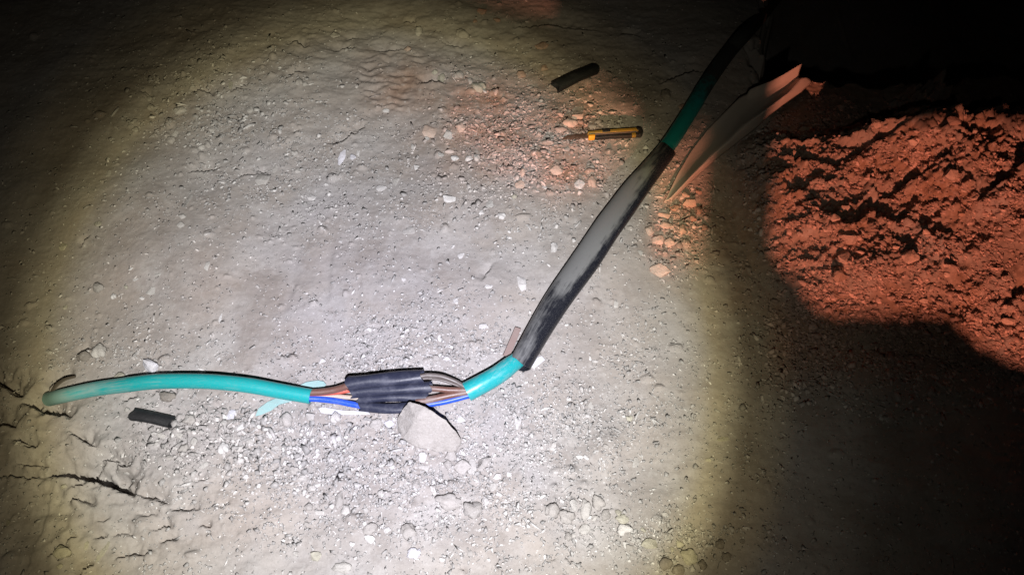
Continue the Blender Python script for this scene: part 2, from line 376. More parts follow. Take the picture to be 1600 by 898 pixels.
def gritmap(px, py):
    def bl(cx, cy, rx, ry, a): return a * np.exp(-(((px - cx) / rx) ** 2 + ((py - cy) / ry) ** 2))
    return (bl(640, 545, 130, 60, 1.0) + bl(560, 720, 190, 90, .9) + bl(860, 660, 120, 60, .9) + bl(850, 215, 140, 90, 1.0) + bl(1065, 350, 50, 60, 1.1) + bl(330, 680, 110, 50, .8)
            + bl(450, 240, 200, 90, .35) + bl(800, 780, 160, 80, .35) + bl(330, 150, 120, 80, .35) + bl(1030, 840, 80, 40, .8) + bl(560, 320, 220, 60, .30) + bl(200, 540, 120, 40, .35) + bl(1000, 560, 130, 110, .22) + .13)

def grid_mesh(name, xs, ys, hf, extra):
    X, Y = np.meshgrid(xs, ys); nx, ny = len(xs), len(ys)
    Z = hf(X.ravel(), Y.ravel())
    co = np.stack([X.ravel(), Y.ravel(), Z], 1).astype(np.float32)
    i = np.arange(nx * ny, dtype=np.int32).reshape(ny, nx)
    q = np.stack([i[:-1, :-1].ravel(), i[:-1, 1:].ravel(), i[1:, 1:].ravel(), i[1:, :-1].ravel()], 1)
    me = bpy.data.meshes.new(name)
    me.vertices.add(len(co)); me.vertices.foreach_set('co', co.ravel())
    me.loops.add(q.size); me.loops.foreach_set('vertex_index', q.ravel())
    me.polygons.add(len(q)); me.polygons.foreach_set('loop_start', np.arange(0, q.size, 4, dtype=np.int32)); me.polygons.foreach_set('loop_total', np.full(len(q), 4, dtype=np.int32))
    me.update(calc_edges=True); me.shade_smooth()
    for nm, arr in extra(co).items():
        at_ = me.attributes.new(nm, 'FLOAT', 'POINT'); at_.data.foreach_set('value', arr.astype(np.float32))
    return me, Z.reshape(ny, nx)
def axis(lo, hi, step, far):
    core = np.arange(lo, hi + step / 2, step); out = []; d = step; p = hi
    while p < far: d *= 1.35; p += d; out.append(p)
    neg = []; d = step; p = lo
    while p > -far: d *= 1.35; p -= d; neg.append(p)
    return np.concatenate([np.array(neg[::-1]), core, np.array(out)])
GX = axis(-1.44, 1.44, .0028, 60); GY = axis(.12, 1.78, .0028, 60)
gextra = lambda co: {'redness': redness(co[:, 0], co[:, 1]) * (np.abs(co[:, 0]) < 6) * (co[:, 1] > .1) * (co[:, 1] < 5),
                     'grit': np.where((co[:, 1] > .1) & (co[:, 1] < 2), gritmap(*to_px(co[:, 0], np.clip(co[:, 1], .1, 2))), .15)}
gme, GZ = grid_mesh('ground', GX, GY, ground_h, gextra)
tag(link('ground', gme, SOIL), kind='structure')
HX = np.arange(.40, 1.66, .0032); HY = np.arange(.46, 1.62, .0032)
hextra = lambda co: {'redness': np.clip(.70 + .9 * fbm(co[:, 0] * 8, co[:, 1] * 8, 4, 33), 0, 1), 'grit': np.full(len(co), .22)}
hme, HZg = grid_mesh('soil_heap', HX, HY, heap_h, hextra)
tag(link('soil_heap', hme, SOIL), 'rough heap of loose reddish soil and clods at the right', 'soil heap')

def interp(xs, ys, Z, x, y):
    i = int(np.clip(np.searchsorted(xs, x) - 1, 0, len(xs) - 2)); j = int(np.clip(np.searchsorted(ys, y) - 1, 0, len(ys) - 2))
    a = min(max((x - xs[i]) / (xs[i + 1] - xs[i]), 0), 1); b = min(max((y - ys[j]) / (ys[j + 1] - ys[j]), 0), 1)
    return float((Z[j, i] * (1 - a) + Z[j, i + 1] * a) * (1 - b) + (Z[j + 1, i] * (1 - a) + Z[j + 1, i + 1] * a) * b)
def surf(x, y):
    z = interp(GX, GY, GZ, x, y)
    if HX[0] < x < HX[-1] and HY[0] < y < HY[-1]: z = max(z, interp(HX, HY, HZg, x, y))
    return z
def vinterp(xs, ys, Z, x, y):
    i = np.clip(np.searchsorted(xs, x) - 1, 0, len(xs) - 2); j = np.clip(np.searchsorted(ys, y) - 1, 0, len(ys) - 2)
    a = np.clip((x - xs[i]) / (xs[i + 1] - xs[i]), 0, 1); b = np.clip((y - ys[j]) / (ys[j + 1] - ys[j]), 0, 1)
    return (Z[j, i] * (1 - a) + Z[j, i + 1] * a) * (1 - b) + (Z[j + 1, i] * (1 - a) + Z[j + 1, i + 1] * a) * b
def vsurf(x, y):
    z = vinterp(GX, GY, GZ, x, y); ins = (x > HX[0]) & (x < HX[-1]) & (y > HY[0]) & (y < HY[-1])
    return np.where(ins, np.maximum(z, vinterp(HX, HY, HZg, x, y)), z)
def on(px, py, h=0.0):                       # the point h above the soil that the photo shows at (px, py)
    z = h
    for _ in range(8):
        p = at(px, py, z); z = .5 * z + .5 * (surf(p.x, p.y) + h)
    p = at(px, py, z); return p

# added bank out of view, its crest shaped to cut the red lamp's light
PROFILE = [(-900,200,9),(-260,150,9),(-200,140),(0,108),(45,62),(88,8),(92,8,9),(690,205,9),(694,205),(745,270),(800,296),(870,318),(930,315),(985,262),(1000,215),(1002,215,9),(1009,400,9),
           (1012,426),(1060,434),(1096,430),(1103,412),(1104,412,9),(1192,385,9),(1194,385),(1208,412),(1242,452),(1268,488),(1300,500),(1480,501),(1508,524),(1530,548),(1600,580),(1700,610),(1900,640),(2400,640,9),(2600,640,9)]
YB = -1.0
def to_blocker(px, py, z=None):                 # z 9: a lump too tall to see over; else the height of the point that is to stay lit
    if z is None or z == 9: p = on(px, py) if -100 < py < 898 and -50 < px < 1650 else at(px, py)
    else: p = at(px, py, z)
    t = (YB - p.y) / (LAMP.y - p.y); q = p + (LAMP - p) * t
    return q.x, (1.0 if z == 9 else q.z)
prof = sorted(to_blocker(*p) for p in PROFILE); PX = np.array([p[0] for p in prof]); PZ = np.array([p[1] for p in prof])
def blocker_h(x, y):
    xp = LAMP.x + (x - LAMP.x) * (YB - LAMP.y) / np.maximum(y - LAMP.y, .3)
    top = np.interp(xp, PX, PZ, left=.96, right=.96) + .004 * fbm(xp * 60, xp * 0, 3, 14)
    dy = np.abs(y - YB)
    fade = smooth(2.6, 1.9, np.abs(x))
    return np.maximum((top - np.maximum(dy - .015, 0) * 1.9 + .05 * fbm(x * 6, y * 6, 4, 15) * smooth(0.02, .15, dy)) * fade, -.15)
bme, _ = grid_mesh('light_blocker_bank', np.arange(-2.0, 2.0, .004), np.concatenate([np.arange(-1.55, -1.03, .03), np.arange(-1.03, -.97, .005), np.arange(-.97, -.45, .03)]), blocker_h,
                   lambda co: {'redness': np.full(len(co), .5), 'grit': np.full(len(co), .2)})
bank = tag(link('light_blocker_bank', bme, SOIL), kind='structure')
# added unseen panel above the bank, edges shaped to limit the red light
pl = [to_blocker(*p) for p in [(690,140),(860,180),(930,150),(1000,190),(1006,236),(1104,228),(1190,200),(1194,140,.045),(1222,122,.065),(1250,103,.080),(1274,124,.060),(1278,176,.06),(1300,170,.08),(1322,176,.09),(1345,166,.11),(1366,154,.11),(1392,146,.11),(1418,116,.08),(1440,100,.08),
      (1470,88,.08),(1500,98,.08),(1515,132,.10),(1545,165,.12),(1580,184,.12),(1640,192,.12),(1760,195,.12),(1762,210,9),(880,60,9),(868,62),(800,50),(760,38),(735,24),(690,-10)]]
bm = bmesh.new(); f = bm.faces.new([bm.verts.new((x, YB + .018, z)) for x, z in pl])
ex = bmesh.ops.extrude_face_region(bm, geom=[f]); bmesh.ops.translate(bm, vec=(0, .03, 0), verts=[v for v in ex['geom'] if isinstance(v, bmesh.types.BMVert)])
bmesh.ops.recalc_face_normals(bm, faces=bm.faces)
me = bpy.data.meshes.new('light_blocker_panel'); bm.to_mesh(me); bm.free(); link('light_blocker_panel', me, CARD, bank)
#PART2
# ------------------------------------------------------------------ mesh builders
def spline(pts, n):                          # Catmull-Rom through world points
    P = [Vector(p) for p in pts]; P = [P[0] * 2 - P[1]] + P + [P[-1] * 2 - P[-2]]
    out = []; seg = len(P) - 3
    for i in range(n + 1):
        u = i / n * seg; k = min(int(u), seg - 1); t = u - k
        a, b, c, d = P[k:k + 4]
        out.append(.5 * ((2 * b) + (c - a) * t + (2 * a - 5 * b + 4 * c - d) * t * t + (3 * b - a - 3 * c + d) * t ** 3))
    return out
def tube(name, pts, radii, material, parent=None, n=60, seg=20, flat=1.0, wall=None, wob=0.0, ragged=0.0, seed=0):
    """swept tube; wall: hollow with that thickness, else capped. attributes u (along) and v (around, 0 = left .. .5 = right of the top)"""
    C = spline(pts, n); rr = np.interp(np.linspace(0, 1, n + 1), np.linspace(0, 1, len(radii)), radii) if not callable(radii) else [radii(i / n) for i in range(n + 1)]
    ff = np.interp(np.linspace(0, 1, n + 1), np.linspace(0, 1, len(flat)), flat) if isinstance(flat, (list, tuple)) else [flat] * (n + 1)
    rnd = np.random.default_rng(seed)
    vs_, fs, ua, va = [], [], [], []
    frames = []
    for i, c in enumerate(C):
        t = (C[min(i + 1, n)] - C[max(i - 1, 0)]).normalized()
        s = t.cross(Vector((0, 0, 1))).normalized(); u = s.cross(t).normalized(); frames.append((c, t, s, u))
    def ring(i, r, shift=0.0):
        c, t, s, u = frames[i]; base = len(vs_)
        for k in range(seg):
            a = 2 * math.pi * k / seg
            q = r * (1 + wob * (math.sin(3 * a + i * .21 + seed) * .5 + math.sin(2 * a - i * .13) * .5))
            vs_.append(c + s * (-math.cos(a) * q) + u * (math.sin(a) * q * ff[i]) + t * (shift * math.sin(a * 2.3 + seed) if shift else 0))
            ua.append(i / n); va.append(k / seg)
        return base
    rings = [ring(i, rr[i], ragged if i in (0, n) else 0) for i in range(n + 1)]
    def bridge(a, b, flip=False):
        for k in range(seg):
            q = (a + k, a + (k + 1) % seg, b + (k + 1) % seg, b + k)
            fs.append(q[::-1] if flip else q)
    for a, b in zip(rings, rings[1:]): bridge(a, b)
    if wall:
        inn = [ring(i, max(rr[i] - wall, .0005), ragged if i in (0, n) else 0) for i in range(n + 1)]
        for a, b in zip(inn, inn[1:]): bridge(a, b, True)
        bridge(inn[0], rings[0]); bridge(rings[-1], inn[-1])
    else:
        fs.append(tuple(range(rings[0] + seg - 1, rings[0] - 1, -1))); fs.append(tuple(range(rings[-1], rings[-1] + seg)))
    me = bpy.data.meshes.new(name); me.from_pydata([tuple(v) for v in vs_], [], fs); me.shade_smooth()
    for nm, arr in (('u', ua), ('v', va)):
        A = me.attributes.new(nm, 'FLOAT', 'POINT'); A.data.foreach_set('value', np.array(arr, dtype=np.float32))
    bm = bmesh.new(); bm.from_mesh(me); bmesh.ops.recalc_face_normals(bm, faces=bm.faces)
    for e in bm.edges:
        if len(e.link_faces) == 2 and e.calc_face_angle(0) > R(50): e.smooth = False
    bm.to_mesh(me); bm.free()
    o = link(name, me, material)
    return child(o, parent) if parent else o
def hull(name, pts, bev=.0, noise=0.0, sub=0, seed=0):
    bm = bmesh.new()
    for p in pts: bm.verts.new(p)
    r = bmesh.ops.convex_hull(bm, input=bm.verts[:])
    bmesh.ops.delete(bm, geom=[v for v in bm.verts if not v.link_faces], context='VERTS')
    bmesh.ops.dissolve_limit(bm, angle_limit=R(8), verts=bm.verts[:], edges=bm.edges[:])
    if bev: bmesh.ops.bevel(bm, geom=bm.edges[:], offset=bev, segments=2 if sub else 1, profile=.6, affect='EDGES', clamp_overlap=True)
    if sub:
        bmesh.ops.triangulate(bm, faces=bm.faces[:])
        for _ in range(sub): bmesh.ops.subdivide_edges(bm, edges=bm.edges[:], cuts=1, use_grid_fill=True)
        bm.normal_update()
        P = np.array([v.co for v in bm.verts]); L = P.ptp(axis=0).max() if hasattr(P, 'ptp') else np.ptp(P, axis=0).max()
        d = fbm(P[:, 0] * 5 / L + P[:, 2] * 3.1 / L, P[:, 1] * 5 / L - P[:, 2] * 2.3 / L, 5, seed) * noise
        for v, q in zip(bm.verts, d): v.co += v.normal * float(q)
    bmesh.ops.recalc_face_normals(bm, faces=bm.faces)
    me = bpy.data.meshes.new(name); bm.to_mesh(me); bm.free(); me.shade_smooth() if sub else None
    return me
def sheet(name, poly, h, material, thick=.001, curl=0.0, lab=None):
    """thin piece lying on the soil: photo outline -> soil-hugging polygon of its own thickness"""
    c = on(sum(p[0] for p in poly) / len(poly), sum(p[1] for p in poly) / len(poly), h)
    P = []
    for i, p in enumerate(poly): P.append(at(p[0], p[1], c.z + curl * math.sin(i * 2.1)))
    bm = bmesh.new(); f = bm.faces.new([bm.verts.new(p - c) for p in P])
    if f.normal.z < 0: f.normal_flip()
    bm.normal_update()
    if f.normal.z < 0: bmesh.ops.reverse_faces(bm, faces=[f])
    ex = bmesh.ops.extrude_face_region(bm, geom=[f]); bmesh.ops.translate(bm, vec=(0, 0, thick), verts=[v for v in ex['geom'] if isinstance(v, bmesh.types.BMVert)])
    bmesh.ops.recalc_face_normals(bm, faces=bm.faces); bmesh.ops.triangulate(bm, faces=bm.faces[:])
    me = bpy.data.meshes.new(name); bm.to_mesh(me); bm.free()
    return link(name, me, material, loc=c)
def mesh_from(name, vs_, fs, smooth_=False):
    me = bpy.data.meshes.new(name); me.from_pydata([tuple(v) for v in vs_], [], fs)
    if smooth_: me.shade_smooth()
    return me

# ------------------------------------------------------------------ the spliced cable
cab = tag(empty('power_cable', on(640, 610)), 'green sheathed power cable with a black sleeved splice lying across the dusty ground', 'cable')
RS = .0144
tube('sheath', [on(77, 623, .010), on(98, 618, .013), on(140, 609, .0145), on(180, 603, .018), on(240, 596, .027), on(300, 595, .032), (on(345, 597, .032)), on(390, 602, .029), on(440, 611, .024), on(486, 619, .019)],
     [RS * .96, RS * .96, RS * .98, RS, RS, RS, RS, RS, RS], GREEN, cab, n=110, seg=28, wall=.0022, wob=.012)
tube('sheath_flap', [on(82, 628, .004), on(80, 616, .010), on(87, 603, .014), on(100, 593, .014), on(118, 588, .012)], [.0025, .0042, .0045, .004, .003], STRIPD, cab, n=30, seg=10, flat=.3)
tube('sheath', [on(729, 612, .020), on(752, 600, .021), on(778, 585, .023), on(798, 570, .022), on(812, 558, .019), on(830, 530, .018)], [.0188, .0186, .0178, .016, .012], GREEN2, cab, n=60, seg=28, wall=.0022, wob=.01)
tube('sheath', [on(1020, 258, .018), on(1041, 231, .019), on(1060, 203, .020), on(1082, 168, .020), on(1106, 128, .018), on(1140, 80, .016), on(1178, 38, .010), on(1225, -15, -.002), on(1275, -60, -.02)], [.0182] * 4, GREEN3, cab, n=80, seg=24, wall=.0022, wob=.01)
TB = [(812, 570), (860, 486), (914, 408), (956, 346), (996, 292), (1042, 235)]
TR = [.0218, .0262, .0296, .0298, .0276, .0216]; TF = [.95, .78, .62, .60, .72, .95]
tube('outer_sleeve', [on(p[0], p[1], r * f + .004) for p, r, f in zip(TB, TR, TF)], TR, TUBE, cab, n=120, seg=36, flat=TF, wall=.0018, wob=.02, ragged=.003)
# single cores and their shrink sleeves
tube('core', [on(478, 613, .022), on(500, 612, .022), on(522, 609, .024), on(546, 602, .027), (on(570, 596, .029))], [.0066, .0068, .0066, .0064], BROWN, cab, n=30, seg=14)
tube('core', [on(484, 615, .020), on(510, 614, .019), on(530, 612, .019), on(548, 609, .020), on(566, 607, .022)], [.0048] * 4, REDC, cab, n=30, seg=12)
tube('core', [on(484, 618, .016), on(515, 618, .013), on(540, 620, .013), on(570, 622, .013)], [.0045] * 4, TAN, cab, n=24, seg=12)
tube('core', [on(479, 622, .015), on(500, 623, .013), on(525, 626, .012), on(550, 631, .011), on(572, 635, .011)], [.0062, .0062, .006, .006], BLUE, cab, n=30, seg=14)
tube('core', [on(650, 589, .030), on(668, 586, .032), on(690, 588, .032), on(712, 596, .028), (on(728, 605, .024)), on(740, 607, .022)], [.0044] * 4, GREYC, cab, n=36, seg=14)
tube('core', [on(655, 592, .026), on(670, 591, .026), on(692, 594, .026), on(712, 601, .024), on(738, 609, .020)], [.0024] * 4, GREYC, cab, n=36, seg=12)
tube('core', [on(660, 606, .022), on(680, 607, .022), on(705, 609, .020), on(738, 609, .018)], [.0055, .0055, .006, .006], BROWN, cab, n=30, seg=14)
tube('core', [on(655, 607, .021), on(668, 607, .021), on(684, 610, .020)], [.0040, .0046, .002], REDC, cab, n=16, seg=10)
tube('core', [on(650, 628, .014), on(672, 624, .015), on(700, 618, .016), on(738, 611, .016)], [.0072, .0072, .007, .0066], BROWN, cab, n=30, seg=14)
tube('core', [on(640, 636, .011), on(664, 632, .011), on(695, 627, .011), on(738, 616, .012)], [.0058] * 4, BLUE, cab, n=30, seg=14)
def sleeve(a, b, r, flat, seed, mid=None):
    pts = [on(*a)] + ([on(*mid)] if mid else []) + [on(*b)]
    if len(pts) == 2: pts.insert(1, (pts[0] + pts[1]) * .5 + Vector((0, .001, .0012)))
    return tube('shrink_sleeve', pts, [r * .98, r, r * 1.02, r, r * .96], SLEEVE, cab, n=40, seg=24, flat=flat, wall=.0014, wob=.09, ragged=.0032, seed=seed)
sleeve((543, 599, .031), (660, 588, .033), .0136, .80, 1)
sleeve((549, 613, .021), (673, 604, .023), .0112, .82, 2)
sleeve((560, 624, .014), (668, 619, .015), .0085, .9, 5)
sleeve((563, 634, .011), (666, 632, .011), .0102, .8, 8, (615, 638, .012))

# ------------------------------------------------------------------ offcuts, scraps, strip
def offcut(a, b, r, flat, h, label, seed):
    o = tube('sleeve_offcut', [on(*a, h), (on(*a, h) + on(*b, h)) * .5 + Vector((0, .001, .001)), on(*b, h)], [r * 1.02, r, r * .98], OFFCUT, None, n=30, seg=24, flat=flat, wall=.0016, wob=.05, ragged=.004, seed=seed)
    c = on(*a, h).lerp(on(*b, h), .5)
    o.data.transform(Matrix.Translation(-c)); o.location = c
    return tag(o, label, 'offcut')
offcut((868, 136), (931, 107), .0165, .72, .014, 'short black tube offcut lying in the dark above the yellow knife', 3)
offcut((207, 647), (268, 659), .0118, .55, .0085, 'short flattened black tube offcut below the left end of the green cable', 6)
tag(sheet('plastic_scrap', [(399, 650), (404, 638), (418, 628), (440, 618), (462, 614), (474, 620), (455, 627), (436, 632), (424, 641), (408, 648)], .004, FILM, .0008, .0012),
    'pale teal plastic scrap sticking out below the green cable', 'scrap')
tag(sheet('plastic_scrap', [(466, 603), (478, 597), (496, 594), (506, 596), (510, 601), (504, 606), (486, 609)], .006, FILM, .0008, .0012),
    'pale teal plastic scrap behind the stripped end of the green cable', 'scrap')
tag(sheet('plastic_scrap', [(498, 638), (504, 636), (534, 641), (575, 643), (579, 647), (548, 648), (518, 647), (502, 645)], .004, WHITEF, .0012, .0008),
    'narrow white plastic scrap below the blue core and the black sleeves', 'scrap')
tag(sheet('plastic_scrap', [(828, 572), (836, 560), (846, 556), (852, 562), (842, 570), (834, 576)], .003, WHITEF, .0008, .0008),
    'small white scrap beside the lower mouth of the long black tube', 'scrap')
tag(sheet('flat_strip', [(786, 556), (805, 511), (814, 514), (806, 535), (797, 556)], .012, STRIP, .0018),
    'flat brown strip poking out from under the long black tube', 'strip')

# curled sheet: photo outlines of left rim, floor, crease and foot with their heights
LEFT = [(1037, 317, .004), (1060, 270, .006), (1082, 233, .008), (1105, 203, .010), (1130, 178, .013), (1156, 152, .018), (1178, 142, .026), (1202, 133, .034), (1226, 120, .042), (1250, 106, .050)]
CREA = [(1045, 312, .008), (1060, 296, .016), (1083, 273, .026), (1116, 240, .034), (1139, 220, .038), (1161, 198, .040), (1179, 185, .041), (1197, 172, .042), (1230, 147, .043), (1252, 122, .044)]
FOOT = [(1048, 314, .004), (1068, 295, .006), (1097, 267, .008), (1128, 241, .010), (1161, 216, .012), (1184, 198, .012), (1200, 181, .013), (1224, 163, .014), (1250, 145, .016), (1268, 128, .018)]
def samp(L, t):
    k = t * (len(L) - 1); i = min(int(k), len(L) - 2); f = k - i
    return tuple(L[i][j] * (1 - f) + L[i + 1][j] * f for j in range(3))
def fixed(p): return at(p[0], p[1], p[2] + .01)
vs_, fs = [], []; NS, NC = 80, 24
for i in range(NS + 1):
    t = i / NS
    l, c, f = (fixed(samp(L, t)) for L in (LEFT, CREA, FOOT))
    sag = min(l.z, c.z) - (.006 + .02 * t)
    for j in range(NC + 1):
        q = j / NC
        if q <= .68:
            s = q / .68; p = l.lerp(c, s)
            dip = 4 * s * (1 - s)
            p = Vector((p.x, p.y, p.z - dip * (.003 + .012 * t) * (1 if i > 3 else i / 3)))
            if t > .62: p.z += .012 * max(0, 1 - s * 6)
        else:
            s = (q - .68) / .32; p = c.lerp(f, s); p.z += .006 * math.sin(s * math.pi)
        p.z += .0006 * math.sin(t * 21 + j * .6) * t
        vs_.append(p)
base_pt = vs_[NC // 2].copy()
for i in range(NS):
    for j in range(NC):
        a = i * (NC + 1) + j; fs.append((a, a + 1, a + NC + 2, a + NC + 1))
me = mesh_from('curled_sheet', [v - base_pt for v in vs_], fs, True)
o = link('curled_sheet', me, CARD, loc=base_pt); sm = o.modifiers.new('thickness', 'SOLIDIFY'); sm.thickness = .0022; sm.offset = 0
tag(o, 'curled brown sheet, pointed at one end, lying beside the upper end of the black tube', 'sheet')

# ------------------------------------------------------------------ utility knife
def bevel_prism(name, outline, z0, z1, bev, material, parent, loc=(0, 0, 0)):
    bm = bmesh.new(); f = bm.faces.new([bm.verts.new((x, y, z0)) for x, y in outline])
    ex = bmesh.ops.extrude_face_region(bm, geom=[f]); bmesh.ops.translate(bm, vec=(0, 0, z1 - z0), verts=[v for v in ex['geom'] if isinstance(v, bmesh.types.BMVert)])
    bmesh.ops.recalc_face_normals(bm, faces=bm.faces)
    if bev: bmesh.ops.bevel(bm, geom=bm.edges[:], offset=bev, segments=2, profile=.7, affect='EDGES', clamp_overlap=True)
    me = bpy.data.meshes.new(name); bm.to_mesh(me); bm.free(); me.shade_smooth()
    o = link(name, me, material); o.parent = parent; o.location = loc
    return o
A = on(877, 215, .006); B = on(1004, 209, .006); d = B - A; L = d.length; ang = math.atan2(d.y, d.x)
kn = tag(empty('utility_knife', A.lerp(B, .5) - Vector((0, 0, .006))), 'yellow and black snap-blade utility knife lying on the ground', 'knife')
kn.rotation_euler = (0, 0, ang); kn.scale = (1, .84, .9); h = L / 2
U = lambda f: -h + f * L                     # position along the knife, 0 = blade tip, 1 = tail
bevel_prism('body', [(U(.32), .0020), (U(.33), .0105), (U(.50), .0125), (U(.92), .0125), (U(.95), .008), (U(.95), .002)], .003, .016, .0018, YELLOW, kn)
bevel_prism('grip', [(U(.40), -.0105), (U(.44), -.0125), (U(.60), -.011), (U(.78), -.0135), (U(.95), -.0125), (U(.95), .001), (U(.40), .001)], .003, .0135, .0018, BLACKP, kn)
bevel_prism('grip', [(U(.505), .0028), (U(.505), .0118), (U(.60), .0118), (U(.60), .0028)], .0155, .0172, .0006, BLACKP, kn)
bevel_prism('blade_channel', [(U(.33), -.0022), (U(.33), .0018), (U(.93), .0018), (U(.93), -.0022)], .012, .0148, .0004, STEEL, kn)
bevel_prism('blade', [(U(0.0), -.0075), (U(.335), -.0075), (U(.335), .0075), (U(.075), .0075)], .0085, .0095, .0002, RUSTY, kn)
for i in range(4):
    x = U(.105 + .055 * i); bevel_prism('snap_line', [(x - .0075 , -.0074), (x - .0068, -.0074), (x + .0075, .0074), (x + .0068, .0074)], .0096, .0098, 0, STEEL, kn)
bevel_prism('slider', [(U(.325), -.0125), (U(.325), -.004), (U(.395), -.003), (U(.41), -.006), (U(.40), -.0125)], .004, .0185, .002, ORANGE, kn)
bevel_prism('end_cap', [(U(.935), -.0145), (U(.965), -.0135), (U(.992), -.008), (U(1.0), .001), (U(.99), .008), (U(.955), .0135), (U(.925), .0135), (U(.925), .004), (U(.945), .002)], .0025, .0175, .0022, BLACKP, kn)
bevel_prism('lock_tab', [(U(.855), -.0145), (U(.905), -.0145), (U(.905), -.004), (U(.855), -.005)], .006, .0155, .0012, YELLOW, kn)

# ------------------------------------------------------------------ the big rock
RK = [(639, 627, .050), (655, 631, .058), (672, 640, .060), (697, 656, .054), (712, 674, .040), (721, 687, .022), (628, 640, .034), (622, 652, .022), (620, 668, .010),
      (630, 684, .014), (655, 699, .010), (690, 707, .008), (712, 704, .010), (721, 694, .012), (650, 655, .050), (690, 680, .036)]
P = [on(*p) for p in RK]; c = on(668, 672); P += [Vector((c.x + (p.x - c.x) * .8, c.y + (p.y - c.y) * .8, c.z - .02)) for p in P[:14]]
me = hull('rock', [p - c for p in P], bev=.004, noise=.004, sub=2, seed=5)
o = link('rock', me, STONE, loc=c); o.color = (.385, .358, .335, 1)
tag(o, 'largest pale grey rock, wedge shaped, leaning against the black sleeves of the splice', 'rock')

# ------------------------------------------------------------------ stones, pebbles and clods
def stone_mesh(kind, i):
    r = np.random.default_rng(100 * i + len(kind) * 7 + 3)
    if kind == 'round':
        bm = bmesh.new(); bmesh.ops.create_icosphere(bm, subdivisions=3, radius=.5)
        P = np.array([v.co for v in bm.verts]); d = 1 + .55 * fbm(P[:, 0] * 2.4 + P[:, 2] * 1.3 + i * 3, P[:, 1] * 2.4 - P[:, 2] * 1.3 + i, 5, 200 + i)
        for v, q in zip(bm.verts, d): v.co *= float(q)
        me = bpy.data.meshes.new('pebble'); bm.to_mesh(me); bm.free(); me.shade_smooth(); return me
    n = 15 if kind == 'angular' else 11
    p = r.normal(size=(n, 3)); p /= np.linalg.norm(p, axis=1)[:, None]; p *= .5 * (.8 + .25 * r.random((n, 1)))
    p[:, 0] *= 1.05
    if kind == 'flake': p[:, 2] = np.clip(p[:, 2], -.32, .32)
    return hull('stone', [tuple(v) for v in p], bev=.05, noise=.05, sub=1, seed=300 + i)
KINDS = {k: [stone_mesh(k, i) for i in range(6)] for k in ('round', 'angular', 'flake')}
TONE = {'s': (.385, .362, .348), 'p': (.48, .46, .445), 'w': (.64, .62, .62), 'l': (.68, .67, .74), 'r': (.46, .30, .24), 'k': (.60, .45, .38), 'd': (.23, .205, .185), 'o': (.45, .43, .36), 'h': (.40, .27, .205)}
TWORD = {'s': 'dusty grey', 'p': 'pale grey', 'w': 'white', 'l': 'bluish white', 'r': 'reddish', 'k': 'pinkish', 'd': 'dull brown', 'o': 'yellowish grey', 'h': 'red brown'}
